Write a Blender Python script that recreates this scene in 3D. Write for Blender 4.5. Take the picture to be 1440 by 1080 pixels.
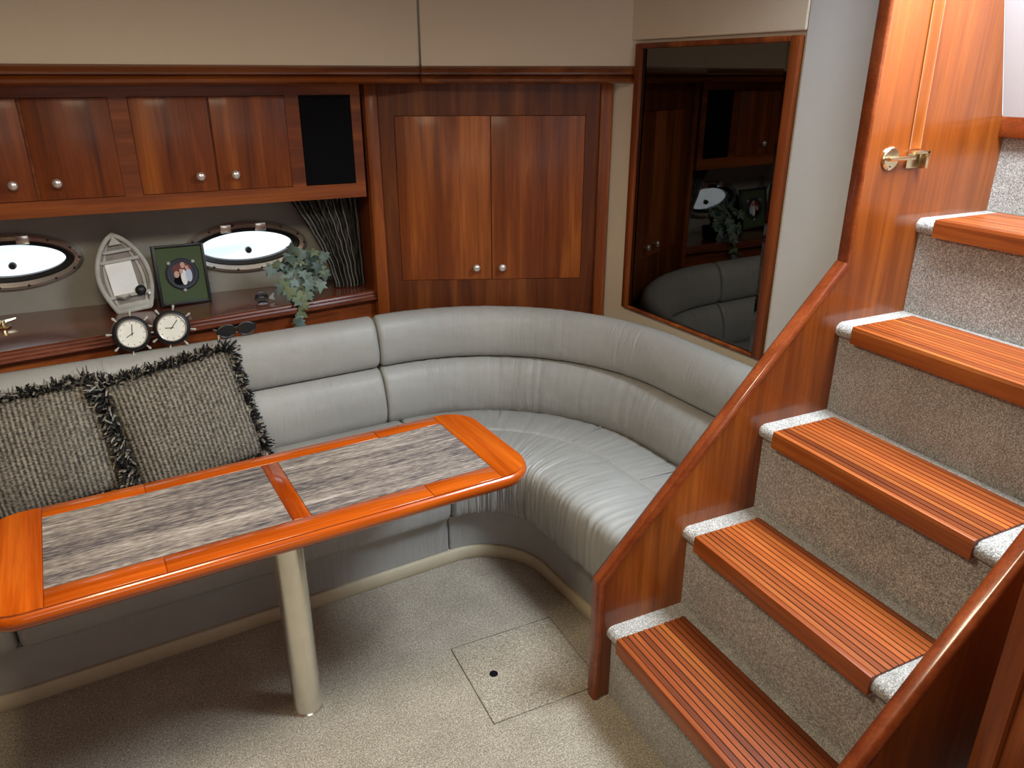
import bpy, bmesh, math, random
from math import sin, cos, pi, radians, sqrt
from mathutils import Vector, Matrix, noise
random.seed(7)
S = bpy.context.scene
COL = S.collection
for o in list(bpy.data.objects):
    bpy.data.objects.remove(o)

# ------------------------------------------------------------------ camera
cd = bpy.data.cameras.new('camera'); cam = bpy.data.objects.new('camera', cd); COL.objects.link(cam)
cd.sensor_width = 36; cd.lens = 36 * 1067.6 / 1440; cd.clip_start = 0.02
yw, pt = 0.44629, 0.38544
fwd = Vector((sin(yw) * cos(pt), cos(yw) * cos(pt), -sin(pt)))
rgt = Vector((cos(yw), -sin(yw), 0)); upv = rgt.cross(fwd)
Rm = Matrix((rgt, upv, -fwd)).transposed()
cam.matrix_world = Matrix.Translation((0, 0, 1.6)) @ Rm.to_4x4()
S.camera = cam
# ------------------------------------------------------------------ world, lights, exposure
S.view_settings.view_transform = 'Standard'; S.view_settings.look = 'None'
S.view_settings.gamma = 1.0; S.view_settings.use_curve_mapping = False
S.view_settings.exposure = 0.12
w = bpy.data.worlds.new('sky'); S.world = w; w.use_nodes = True
bg = w.node_tree.nodes['Background']; bg.inputs[0].default_value = (0.86, 0.93, 1.0, 1); bg.inputs[1].default_value = 1.3

def area(name, loc, target, sx, sy, power, col):
    l = bpy.data.lights.new(name, 'AREA'); l.shape = 'RECTANGLE'; l.size = sx; l.size_y = sy
    l.energy = power; l.color = col
    o = bpy.data.objects.new(name, l); COL.objects.link(o); o.location = loc
    o.rotation_euler = (Vector(target) - Vector(loc)).to_track_quat('-Z', 'Y').to_euler()
    return o
area('companionway_sky_offscreen', (1.74, 1.0, 2.30), (1.2, 1.1, 0.2), 0.75, 0.6, 82, (0.78, 0.89, 1.0))
area('added_overhead_light_offscreen', (-0.10, 1.10, 2.075), (-0.10, 1.16, 0), 0.42, 0.42, 21, (1.0, 0.87, 0.62))  # unseen hatch is added; its light makes the warm pool on the floor
area('side_window_offscreen', (0.2, -1.54, 1.715), (0.3, 2.4, 1.6), 1.7, 0.5, 4.5, (0.97, 0.96, 0.93))

# ------------------------------------------------------------------ materials
def nodes_of(name):
    m = bpy.data.materials.new(name); m.use_nodes = True
    nt = m.node_tree; return m, nt, nt.nodes['Principled BSDF']
def N(nt, t, **k):
    n = nt.nodes.new(t)
    for a, b in k.items():
        if a in n.bl_rna.properties: setattr(n, a, b)
        else: n.inputs[a].default_value = b
    return n
def ramp(nt, fac, stops):
    r = nt.nodes.new('ShaderNodeValToRGB'); nt.links.new(fac, r.inputs[0])
    e = r.color_ramp.elements
    e[0].position, e[0].color = stops[0][0], (*stops[0][1], 1)
    e[1].position, e[1].color = stops[-1][0], (*stops[-1][1], 1)
    for p, c in stops[1:-1]:
        x = e.new(p); x.color = (*c, 1)
    return r.outputs[0]
def coords(nt, scale, rnd=0.0):
    tc = nt.nodes.new('ShaderNodeTexCoord'); v = tc.outputs['Object']
    if rnd:
        oi = nt.nodes.new('ShaderNodeObjectInfo')
        mu = N(nt, 'ShaderNodeMath', operation='MULTIPLY'); mu.inputs[1].default_value = rnd
        nt.links.new(oi.outputs['Random'], mu.inputs[0])
        ad = N(nt, 'ShaderNodeVectorMath', operation='ADD')
        nt.links.new(v, ad.inputs[0]); nt.links.new(mu.outputs[0], ad.inputs[1]); v = ad.outputs[0]
    mp = nt.nodes.new('ShaderNodeMapping'); mp.inputs['Scale'].default_value = scale
    nt.links.new(v, mp.inputs['Vector']); return mp.outputs[0]
def noise_t(nt, vec, scale, detail=4, rough=0.6, dist=0.0):
    n = nt.nodes.new('ShaderNodeTexNoise'); nt.links.new(vec, n.inputs['Vector'])
    n.inputs['Scale'].default_value = scale; n.inputs['Detail'].default_value = detail
    n.inputs['Roughness'].default_value = rough; n.inputs['Distortion'].default_value = dist
    return n.outputs['Fac']
def mixc(nt, fac, a, b, mode='MIX'):
    m = nt.nodes.new('ShaderNodeMix'); m.data_type = 'RGBA'; m.blend_type = mode
    if isinstance(fac, float): m.inputs[0].default_value = fac
    else: nt.links.new(fac, m.inputs[0])
    for s, i in ((a, 6), (b, 7)):
        if isinstance(s, tuple): m.inputs[i].default_value = (*s, 1)
        else: nt.links.new(s, m.inputs[i])
    return m.outputs[2]
def bump(nt, p, h, strength, dist):
    b = nt.nodes.new('ShaderNodeBump'); b.inputs['Strength'].default_value = strength
    b.inputs['Distance'].default_value = dist; nt.links.new(h, b.inputs['Height'])
    nt.links.new(b.outputs[0], p.inputs['Normal'])
def plain(name, col, rough=0.5, metal=0.0, coat=0.0, var=0.06, spec=0.5):
    m, nt, p = nodes_of(name)
    v = coords(nt, (1, 1, 1)); f = noise_t(nt, v, 18, 3)
    nt.links.new(ramp(nt, f, [(0.3, tuple(c * (1 - var) for c in col)), (0.7, tuple(min(1, c * (1 + var * 0.7)) for c in col))]), p.inputs['Base Color'])
    p.inputs['Roughness'].default_value = rough; p.inputs['Metallic'].default_value = metal
    p.inputs['Coat Weight'].default_value = coat; p.inputs['Specular IOR Level'].default_value = spec
    return m
def wood(name, dark, mid, light, axis='Z', rough=0.46, coat=0.04, rnd=7.0, fine=1.0, vary=0.0, spec=0.32):
    m, nt, p = nodes_of(name)
    a = {'X': (0.9, 14, 14), 'Y': (14, 0.9, 14), 'Z': (14, 14, 0.9)}[axis]
    b = {'X': (0.35, 5, 5), 'Y': (5, 0.35, 5), 'Z': (5, 5, 0.35)}[axis]
    c = {'X': (4, 160, 160), 'Y': (160, 4, 160), 'Z': (160, 160, 4)}[axis]
    f1 = noise_t(nt, coords(nt, a, rnd), 1.6, 7, 0.62, 0.6)
    f2 = noise_t(nt, coords(nt, b, rnd), 1.2, 3, 0.5, 0.8)
    f3 = noise_t(nt, coords(nt, c, rnd), 1.0, 3, 0.6)
    ad = N(nt, 'ShaderNodeMath', operation='ADD'); nt.links.new(f1, ad.inputs[0]); nt.links.new(f2, ad.inputs[1])
    hf = N(nt, 'ShaderNodeMath', operation='MULTIPLY'); nt.links.new(ad.outputs[0], hf.inputs[0]); hf.inputs[1].default_value = 0.5
    base = ramp(nt, hf.outputs[0], [(0.34, dark), (0.5, mid), (0.66, light)])
    st = ramp(nt, f3, [(0.3, (0.62, 0.62, 0.62)), (0.62, (1.12, 1.12, 1.12))])
    colr = mixc(nt, 0.55 * fine, base, st, 'MULTIPLY')
    if vary:
        oi = nt.nodes.new('ShaderNodeObjectInfo')
        colr = mixc(nt, 1.0, colr, ramp(nt, oi.outputs['Random'], [(0.0, (1 - vary,) * 3), (1.0, (1 + vary,) * 3)]), 'MULTIPLY')
    nt.links.new(colr, p.inputs['Base Color'])
    p.inputs['Roughness'].default_value = rough
    p.inputs['Specular IOR Level'].default_value = spec
    p.inputs['Coat Weight'].default_value = coat; p.inputs['Coat Roughness'].default_value = 0.12
    bump(nt, p, f3, 0.05, 0.001)
    return m
CH = ((0.085, 0.016, 0.003), (0.215, 0.047, 0.008), (0.42, 0.118, 0.020))
def cherry(name, axis, k=1.0, **kw):
    return wood(name, *[tuple(min(0.95, x * k) for x in c) for c in CH], axis=axis, **kw)
M = {}
M['cherry_z'] = cherry('cherry_upright', 'Z')
M['cherry_x'] = cherry('cherry_lengthwise', 'X')
M['cherry_dark'] = cherry('cherry_frame', 'Z', 0.55)
M['cherry_dark_x'] = cherry('cherry_frame_long', 'X', 0.6, coat=1.0, rough=0.18)
M['panel'] = wood('cherry_panel', (0.15, 0.029, 0.004), (0.25, 0.057, 0.007), (0.38, 0.105, 0.014), 'Z', 0.32, 0.6)
M['cap'] = wood('cherry_cap', (0.12, 0.020, 0.005), (0.19, 0.037, 0.009), (0.27, 0.06, 0.016), 'X', 0.22, 0.6)
M['table'] = wood('table_cherry', (0.22, 0.028, 0.001), (0.42, 0.070, 0.003), (0.56, 0.125, 0.008), 'X', 0.2, 0.7, rnd=0)
M['table_end'] = wood('table_cherry_end', (0.22, 0.028, 0.001), (0.42, 0.070, 0.003), (0.56, 0.125, 0.008), 'Y', 0.2, 0.7)
M['slat'] = wood('tread_cherry', (0.12, 0.021, 0.004), (0.25, 0.053, 0.009), (0.42, 0.118, 0.022), 'Y', 0.38, 0.1, rnd=3.0, fine=0.8, vary=0.28)
M['nosing'] = wood('tread_nosing', (0.12, 0.021, 0.004), (0.25, 0.053, 0.009), (0.42, 0.118, 0.022), 'Y', 0.38, 0.1)
M['shelf'] = wood('shelf_cherry', (0.09, 0.022, 0.010), (0.17, 0.045, 0.022), (0.26, 0.08, 0.04), 'X', 0.16, 1.0)
M['cord_trim'] = plain('curtain_cord', (0.13, 0.12, 0.105), 0.8)
M['groove'] = plain('groove_black', (0.02, 0.008, 0.004), 0.7)
M['black'] = plain('black_matte', (0.005, 0.005, 0.006), 0.9, spec=0.08)
M['rubber'] = plain('black_seal', (0.008, 0.008, 0.009), 0.45)
M['chrome'] = plain('chrome', (0.80, 0.77, 0.72), 0.26, 0.8)
M['steel'] = plain('satin_steel', (0.82, 0.79, 0.68), 0.22, 0.9)
M['brass'] = plain('polished_brass', (0.85, 0.76, 0.50), 0.22, 1.0)
M['knob'] = plain('knob_nickel', (0.80, 0.74, 0.70), 0.28, 0.7)
M['cream'] = plain('headliner_cream', (0.68, 0.59, 0.47), 0.75, var=0.015)
M['grey'] = plain('bulkhead_grey', (0.62, 0.63, 0.64), 0.5, var=0.015)
M['hull'] = plain('hull_liner', (0.30, 0.285, 0.25), 0.7)
M['white'] = plain('photo_white', (0.85, 0.87, 0.88), 0.4)
M['green'] = plain('green_mat', (0.055, 0.085, 0.035), 0.75)
M['pewter'] = plain('driftwood_grey', (0.44, 0.43, 0.40), 0.5, var=0.25)
M['pewter_dark'] = plain('driftwood_brown', (0.23, 0.20, 0.18), 0.6, var=0.3)
M['dial'] = plain('dial_white', (0.78, 0.77, 0.70), 0.35)
M['skin'] = plain('print_skin', (0.62, 0.36, 0.28), 0.5)
M['maroon'] = plain('print_maroon', (0.13, 0.02, 0.025), 0.5)
M['navy'] = plain('print_navy', (0.02, 0.025, 0.04), 0.5)
M['paleblue'] = plain('print_blue', (0.52, 0.60, 0.75), 0.5)
M['toe'] = plain('toe_trim', (0.47, 0.40, 0.27), 0.5)
M['acrylic'] = plain('guide_bead', (0.45, 0.20, 0.10), 0.14, 0.0, 1.0)

def leather():
    m, nt, p = nodes_of('grey_leather')
    v = coords(nt, (1, 1, 1))
    f = noise_t(nt, v, 3.0, 4); g = noise_t(nt, v, 420, 2)
    at = nt.nodes.new('ShaderNodeAttribute'); at.attribute_name = 'flow'
    mp = nt.nodes.new('ShaderNodeMapping'); mp.inputs['Scale'].default_value = (62, 5.5, 5.5); nt.links.new(at.outputs['Vector'], mp.inputs['Vector'])
    h0 = noise_t(nt, mp.outputs[0], 1.0, 5, 0.62, 0.4)
    m2 = nt.nodes.new('ShaderNodeMapping'); m2.inputs['Scale'].default_value = (7, 6, 9); nt.links.new(at.outputs['Vector'], m2.inputs['Vector'])
    k = ramp(nt, noise_t(nt, m2.outputs[0], 1.0, 2, 0.5), [(0.38, (0.12,) * 3), (0.66, (1.0,) * 3)])
    hm = N(nt, 'ShaderNodeMath', operation='MULTIPLY'); nt.links.new(h0, hm.inputs[0]); nt.links.new(k, hm.inputs[1]); h = hm.outputs[0]
    nt.links.new(ramp(nt, f, [(0.3, (0.30, 0.294, 0.275)), (0.7, (0.36, 0.352, 0.33))]), p.inputs['Base Color'])
    p.inputs['Roughness'].default_value = 0.33; p.inputs['Coat Weight'].default_value = 0.12; p.inputs['Coat Roughness'].default_value = 0.3
    ad = N(nt, 'ShaderNodeMath', operation='MULTIPLY_ADD'); nt.links.new(h, ad.inputs[0]); ad.inputs[1].default_value = 4.0
    nt.links.new(g, ad.inputs[2]); bump(nt, p, ad.outputs[0], 0.75, 0.0018)
    return m
M['leather'] = leather()
def carpet(name, a, b, c):
    m, nt, p = nodes_of(name)
    v = coords(nt, (1, 1, 1))
    f = noise_t(nt, v, 260, 3, 0.7); g = noise_t(nt, v, 7, 4); k = noise_t(nt, v, 95, 2, 0.6)
    base = ramp(nt, f, [(0.34, a), (0.5, b), (0.64, c)])
    mott = ramp(nt, g, [(0.35, (0.82, 0.80, 0.77)), (0.65, (1.06, 1.06, 1.06))])
    mk = ramp(nt, k, [(0.35, (0.8, 0.8, 0.8)), (0.65, (1.15, 1.15, 1.15))])
    nt.links.new(mixc(nt, 0.8, mixc(nt, 0.8, base, mott, 'MULTIPLY'), mk, 'MULTIPLY'), p.inputs['Base Color'])
    p.inputs['Roughness'].default_value = 0.95; p.inputs['Sheen Weight'].default_value = 0.25
    bump(nt, p, f, 0.7, 0.004)
    return m
M['carpet'] = carpet('beige_carpet', (0.125, 0.10, 0.068), (0.31, 0.265, 0.195), (0.56, 0.49, 0.385))
M['stair_carpet'] = carpet('stair_carpet', (0.15, 0.137, 0.12), (0.32, 0.298, 0.265), (0.60, 0.57, 0.53))
def woven(name):
    m, nt, p = nodes_of(name)
    f1 = noise_t(nt, coords(nt, (2.6, 85, 1), 5), 1.0, 4, 0.7)
    f2 = noise_t(nt, coords(nt, (40, 260, 1), 5), 1.0, 2, 0.6)
    f3 = noise_t(nt, coords(nt, (1.5, 6, 1), 5), 1.3, 2)
    a = N(nt, 'ShaderNodeMath', operation='ADD'); nt.links.new(f1, a.inputs[0]); nt.links.new(f2, a.inputs[1])
    b = N(nt, 'ShaderNodeMath', operation='MULTIPLY_ADD'); nt.links.new(f3, b.inputs[0]); b.inputs[1].default_value = 0.7
    nt.links.new(a.outputs[0], b.inputs[2])
    nt.links.new(ramp(nt, b.outputs[0], [(0.42, (0.018, 0.015, 0.02)), (0.54, (0.085, 0.07, 0.072)), (0.66, (0.24, 0.20, 0.168)), (0.80, (0.45, 0.41, 0.38))]), p.inputs['Base Color'])
    # ramp works on 0..1: scale the sum down
    sc = N(nt, 'ShaderNodeMath', operation='MULTIPLY'); sc.inputs[1].default_value = 0.45
    rl = [l for l in nt.links if l.to_node.type == 'VALTORGB'][-1]; rn = rl.to_node; nt.links.remove(rl)
    nt.links.new(b.outputs[0], sc.inputs[0]); nt.links.new(sc.outputs[0], rn.inputs[0])
    p.inputs['Roughness'].default_value = 0.6; bump(nt, p, f2, 0.5, 0.002)
    return m
M['woven'] = woven('woven_inlay')
def cord_fabric():
    m, nt, p = nodes_of('corded_fabric')
    f1 = noise_t(nt, coords(nt, (110, 90, 200)), 1.0, 2, 0.6)
    w_ = nt.nodes.new('ShaderNodeTexWave'); w_.wave_type = 'BANDS'; w_.bands_direction = 'X'; w_.inputs['Scale'].default_value = 22.8; w_.inputs['Distortion'].default_value = 0.35
    nt.links.new(coords(nt, (1, 1, 1)), w_.inputs['Vector'])
    a = N(nt, 'ShaderNodeMath', operation='MULTIPLY_ADD'); nt.links.new(w_.outputs['Fac'], a.inputs[0]); a.inputs[1].default_value = 0.27; nt.links.new(f1, a.inputs[2])
    h = N(nt, 'ShaderNodeMath', operation='MULTIPLY'); h.inputs[1].default_value = 0.8; nt.links.new(a.outputs[0], h.inputs[0])
    nt.links.new(ramp(nt, h.outputs[0], [(0.33, (0.026, 0.022, 0.019)), (0.48, (0.115, 0.098, 0.076)), (0.68, (0.29, 0.255, 0.205))]), p.inputs['Base Color'])
    p.inputs['Roughness'].default_value = 0.85; bump(nt, p, a.outputs[0], 0.7, 0.003)
    return m
M['cord'] = cord_fabric()
def water_m():
    m, nt, p = nodes_of('pale_water')
    f = noise_t(nt, coords(nt, (0.8, 0.5, 1)), 1.1, 3, 0.5, 0.8)
    nt.links.new(ramp(nt, f, [(0.34, (0.66, 0.77, 0.90)), (0.47, (0.96, 0.97, 0.97))]), p.inputs['Base Color'])
    p.inputs['Roughness'].default_value = 0.4
    return m
M['water'] = water_m()
M['fringe_dark'] = plain('fringe_black', (0.012, 0.011, 0.011), 0.8)
M['fringe_light'] = plain('fringe_tan', (0.33, 0.30, 0.26), 0.8)
def curtain_m():
    m, nt, p = nodes_of('curtain_fabric')
    f = noise_t(nt, coords(nt, (150, 150, 14)), 1.0, 3, 0.6)
    nt.links.new(ramp(nt, f, [(0.36, (0.015, 0.014, 0.013)), (0.5, (0.10, 0.09, 0.08)), (0.64, (0.34, 0.31, 0.28))]), p.inputs['Base Color'])
    p.inputs['Roughness'].default_value = 0.9
    return m
M['curtain'] = curtain_m()
def leaf_m(name, c0, c1):
    m, nt, p = nodes_of(name)
    oi = nt.nodes.new('ShaderNodeObjectInfo')
    nt.links.new(ramp(nt, oi.outputs['Random'], [(0.0, c0), (1.0, c1)]), p.inputs['Base Color'])
    p.inputs['Roughness'].default_value = 0.5
    return m
M['leaf'] = leaf_m('ivy_leaf', (0.04, 0.07, 0.055), (0.18, 0.25, 0.22))
M['leaf2'] = leaf_m('ivy_leaf_yellow', (0.08, 0.11, 0.05), (0.22, 0.27, 0.16))
def smoked_mirror():
    m, nt, p = nodes_of('smoked_mirror')
    p.inputs['Base Color'].default_value = (0.11, 0.105, 0.098, 1); p.inputs['Metallic'].default_value = 1; p.inputs['Roughness'].default_value = 0.015
    return m
M['mirror'] = smoked_mirror()
def glass_m(name, col=(1, 1, 1), ior=1.2, rough=0.0):
    m, nt, p = nodes_of(name)
    p.inputs['Base Color'].default_value = (*col, 1); p.inputs['Transmission Weight'].default_value = 1
    p.inputs['Roughness'].default_value = rough; p.inputs['IOR'].default_value = ior
    return m
M['glass'] = glass_m('pane_glass', (0.97, 0.99, 1.0), 1.05)
M['smokeglass'] = glass_m('ornament_glass', (0.35, 0.36, 0.4), 1.45)

# ------------------------------------------------------------------ mesh helpers (all take world points, or points of the frame T)
I4 = Matrix.Identity(4); WM = {}
class MB:
    def __init__(s, T=I4): s.bm = bmesh.new(); s.T = T
    def pts(s, ps): return [s.bm.verts.new(s.T @ Vector(p)) for p in ps]
    def face(s, vs, mi=0):
        try:
            f = s.bm.faces.new(vs); f.material_index = mi; return f
        except ValueError: return None
    def box(s, x0, x1, y0, y1, z0, z1, bev=0.0, seg=2, mi=0):
        x0, x1 = min(x0, x1), max(x0, x1); y0, y1 = min(y0, y1), max(y0, y1); z0, z1 = min(z0, z1), max(z0, z1)
        v = s.pts([(x, y, z) for z in (z0, z1) for y in (y0, y1) for x in (x0, x1)])
        fs = [s.face([v[i] for i in q], mi) for q in ((0, 2, 3, 1), (4, 5, 7, 6), (0, 1, 5, 4), (2, 6, 7, 3), (0, 4, 6, 2), (1, 3, 7, 5))]
        if bev:
            es = list({e for f in fs for e in f.edges})
            bmesh.ops.bevel(s.bm, geom=es, offset=bev, segments=seg, profile=0.5, affect='EDGES')
        return s
    def prism(s, poly, d0, d1, plane='XZ', bev=0.0, seg=2, mi=0):
        f3 = {'XZ': lambda a, b, d: (a, d, b), 'XY': lambda a, b, d: (a, b, d), 'YZ': lambda a, b, d: (d, a, b)}[plane]
        A = s.pts([f3(a, b, d0) for a, b in poly]); B = s.pts([f3(a, b, d1) for a, b in poly]); n = len(poly)
        fs = [s.face(A, mi), s.face(B[::-1], mi)] + [s.face([A[i], B[i], B[(i + 1) % n], A[(i + 1) % n]], mi) for i in range(n)]
        if bev:
            es = list({e for f in fs[:2] for e in f.edges})
            bmesh.ops.bevel(s.bm, geom=es, offset=bev, segments=seg, profile=0.5, affect='EDGES')
        return s
    def tube(s, ps, r, n=8, closed=False, mi=0, flat=1.0):
        ps = [Vector(p) for p in ps]; rings = []; m = len(ps)
        rr = r if isinstance(r, (list, tuple)) else [r] * m
        prev = None
        for i, p in enumerate(ps):
            a = ps[(i - 1) % m] if (closed or i > 0) else p
            b = ps[(i + 1) % m] if (closed or i < m - 1) else p
            t = (b - a).normalized()
            if prev is None:
                ref = Vector((0, 0, 1)) if abs(t.z) < 0.9 else Vector((1, 0, 0)); x = t.cross(ref).normalized()
            else: x = (prev - t * prev.dot(t)).normalized()
            prev = x; y = t.cross(x)
            rings.append(s.pts([p + (x * cos(2 * pi * k / n) + y * sin(2 * pi * k / n) * flat) * rr[i] for k in range(n)]))
        for i in range(m if closed else m - 1):
            A, B = rings[i], rings[(i + 1) % m]
            for k in range(n): s.face([A[k], A[(k + 1) % n], B[(k + 1) % n], B[k]], mi)
        if not closed: s.face(rings[0][::-1], mi); s.face(rings[-1], mi)
        return s
    def lathe(s, prof, o, ax, n=20, mi=0):
        o = Vector(o); ax = Vector(ax).normalized(); x = ax.orthogonal().normalized(); y = ax.cross(x); rings = []
        for r, h in prof: rings.append(s.pts([o + ax * h + (x * cos(2 * pi * k / n) + y * sin(2 * pi * k / n)) * max(r, 1e-5) for k in range(n)]))
        for A, B in zip(rings, rings[1:]):
            for k in range(n): s.face([A[k], A[(k + 1) % n], B[(k + 1) % n], B[k]], mi)
        s.face(rings[0][::-1], mi); s.face(rings[-1], mi)
        return s
    def mesh(s, name, mats, smooth=False, angle=None, inv=I4):
        bmesh.ops.recalc_face_normals(s.bm, faces=s.bm.faces)
        s.bm.transform(inv)
        me = bpy.data.meshes.new(name); s.bm.to_mesh(me); s.bm.free()
        for m in (mats if isinstance(mats, list) else [mats]): me.materials.append(M[m])
        if smooth:
            me.shade_smooth()
            if angle: me.set_sharp_from_angle(angle=radians(angle))
        return me
    def build(s, name, mats, parent=None, smooth=True, angle=40, origin=None):
        W = WM[parent] if parent else (Matrix.Translation(origin) if origin is not None else I4)
        me = s.mesh(name, mats, smooth, angle, W.inverted())
        o = bpy.data.objects.new(name, me); COL.objects.link(o)
        if parent: o.parent = parent; WM[o] = W
        else: o.matrix_world = W; WM[o] = W
        return o
def inst(name, me, parent, Mw):
    o = bpy.data.objects.new(name, me); COL.objects.link(o); o.parent = parent
    o.matrix_local = WM[parent].inverted() @ Mw; WM[o] = Mw
    return o
def tag(o, label=None, cat=None, group=None, kind=None):
    for k, v in (('label', label), ('category', cat), ('group', group), ('kind', kind)):
        if v: o[k] = v
    return o
def thing(name, label, cat, W=I4, group=None, kind=None):
    o = bpy.data.objects.new(name, None); o.empty_display_size = 0.1; COL.objects.link(o); o.matrix_world = W; WM[o] = W
    return tag(o, label, cat, group, kind)
TH = radians(4.8)
TS = Matrix.Rotation(TH, 4, 'Z')                      # sofa / table / bulkhead frame
def L(x, y, z, rz=0): return Matrix.Translation((x, y, z)) @ Matrix.Rotation(rz, 4, 'Z')
def chaikin(p, it=2, closed=True):
    for _ in range(it):
        q = []
        n = len(p)
        for i in range(n if closed else n - 1):
            a, b = p[i], p[(i + 1) % n]
            q += [tuple(a[k] * .75 + b[k] * .25 for k in range(len(a))), tuple(a[k] * .25 + b[k] * .75 for k in range(len(a)))]
        p = q if closed else [p[0]] + q + [p[-1]]
    return p

# ================================================================== SETTING
# floor with the cut of the access hatch (hatch sits in the hole, groove round it)
HX0, HX1, HY0, HY1 = 0.62, 0.955, 1.405, 1.72
X0, X1, Y0, Y1 = -2.2, 2.6, -1.5, 3.3
g = 0.0028
b = MB()
for (x0, x1, y0, y1) in ((X0, HX0 - g, Y0, Y1), (HX1 + g, X1, Y0, Y1), (HX0 - g, HX1 + g, Y0, HY0 - g), (HX0 - g, HX1 + g, HY1 + g, Y1)):
    b.box(x0, x1, y0, y1, -0.02, 0)
b.box(X0, X1, Y0, Y1, -0.05, -0.0199)
floor = tag(b.build('floor', 'carpet', smooth=False), 'beige speckled carpet covering the cabin floor', 'floor', kind='structure')
h = MB().box(HX0, HX1, HY0, HY1, -0.0195, 0.0008, 0.002).build('access_hatch', 'carpet', floor, smooth=False)
tag(h, 'square carpeted access hatch with a dark finger hole')
MB().lathe([(0.0125, 0), (0.0125, 0.0012), (0.0095, 0.0016), (0.009, 0.0008)], (0.693, 1.571, 0.0006), (0, 0, 1)).build('finger_hole_ring', 'black', h)

# hull wall with two oval port openings
HYW = 3.03
ports = [(-0.44, 1.018, 0.222, 0.096), (0.33, 1.002, 0.222, 0.096)]
def oval(cx, cz, a, bb, n=48, e=1.9):
    out = []
    for k in range(n):
        t = 2 * pi * k / n; c_, s_ = cos(t), sin(t)
        out.append((cx + a * math.copysign(abs(c_) ** (2 / e), c_), cz + bb * math.copysign(abs(s_) ** (2 / e), s_)))
    return out
b = MB()
for yy in (HYW, HYW + 0.03):
    loops = [[(X0, -0.02), (1.2, -0.02), (1.2, 2.02), (X0, 2.02)]] + [oval(cx, cz, a * 0.86, bb * 0.72) for cx, cz, a, bb in ports]
    es = []
    for lp in loops:
        vs = b.pts([(x, yy, z) for x, z in lp])
        es += [b.bm.edges.new((vs[i], vs[(i + 1) % len(vs)])) for i in range(len(vs))]
    bmesh.ops.triangle_fill(b.bm, edges=es, use_beauty=True)
tag(b.build('wall_back', 'hull', smooth=False), 'grey hull side wall with two oval portholes', 'wall', kind='structure')
for i, (cx, cz, a, bb) in enumerate(ports):
    Wn = L(cx, HYW, cz)
    r = thing('window_%d' % (i + 1), ['chrome oval porthole partly behind the green framed picture and the ivy', 'chrome oval porthole to the side of the boat shaped frame'][i == 0], 'porthole', Wn, kind='structure')
    n = 64
    O = oval(cx, cz, a, bb, n); P = oval(cx, cz, a * 0.885, bb * 0.74, n); Q = oval(cx, cz, a * 0.86, bb * 0.70, n); R_ = oval(cx, cz, a * 0.76, bb * 0.565, n)
    f = MB()
    rings = [f.pts([(x, y, z) for x, z in lp]) for lp, y in ((O, HYW + 0.001), (O, HYW - 0.016), (oval(cx, cz, a * .95, bb * .89, n), HYW - 0.026), (P, HYW - 0.018), (P, HYW + 0.03))]
    for A, B in zip(rings, rings[1:]):
        for k in range(n): f.face([A[k], A[(k + 1) % n], B[(k + 1) % n], B[k]])
    fr = f.build('frame', 'chrome', r)
    f = MB()
    rings = [f.pts([(x, y, z) for x, z in lp]) for lp, y in ((P, HYW - 0.012), (Q, HYW - 0.014), (R_, HYW - 0.006), (R_, HYW + 0.02))]
    for A, B in zip(rings, rings[1:]):
        for k in range(n): f.face([A[k], A[(k + 1) % n], B[(k + 1) % n], B[k]])
    f.build('seal', 'rubber', r)
    f = MB(); vs = f.pts([(x, HYW + 0.008, z) for x, z in oval(cx, cz, a * .85, bb * .69, n)]); f.face(vs)
    v2 = f.pts([(x, HYW + 0.013, z) for x, z in oval(cx, cz, a * .85, bb * .69, n)]); f.face(v2[::-1])
    for k in range(n): f.face([vs[k], vs[(k + 1) % n], v2[(k + 1) % n], v2[k]])
    f.build('pane', 'glass', r, smooth=False)
    for hx in (-0.07, 0.055):
        MB().box(cx + hx - 0.02, cx + hx + 0.02, HYW - 0.034, HYW - 0.004, cz + bb * 0.60, cz + bb * 0.92, 0.004).build('hinge', 'chrome', r)
    MB().lathe([(0.012, 0), (0.012, 0.012), (0.009, 0.018)], (cx + 0.005, HYW + 0.008, cz - bb * 0.18), (0, -1, 0)).build('latch_knob', 'rubber', r)
    bolts = MB()
    for k in range(14):
        t = 2 * pi * (k + 0.5) / 14; x, z = oval(cx, cz, a * .95, bb * .89, 14)[k]
        me = None
        MB().lathe([(0.0045, 0), (0.0045, 0.002), (0.002, 0.0035)], (x, HYW - 0.0255, z), (0, -1, 0), 8).build('bolt', 'rubber', fr)
    bolts.bm.free()

tag(MB().box(-14, 14, 3.4, 30, 0.15, 0.2).build('water_surface', 'water', smooth=False), 'bright rippled water seen through the portholes', 'water', kind='structure')
# bulkhead that carries the mirror (plane u = 1.77)
UW = 1.77
MV0, MV1, MZ0, MZ1 = 1.497, 2.176, 0.795, 1.70
b = MB(TS)
b.box(UW, UW + 0.03, 1.254, 2.62, 0, 2.02)
tag(b.build('wall_right', 'cream', smooth=False), 'cream bulkhead wall behind the smoked mirror', 'wall', kind='structure')
b = MB(TS).box(UW - 0.009, UW + 0.002, 1.254, 1.488, 0.3, 2.02, 0.003)
tag(b.build('wall_right_panel', 'grey', smooth=False), 'smooth pale grey wall panel between mirror and stair panel', 'wall panel', kind='structure')
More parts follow.
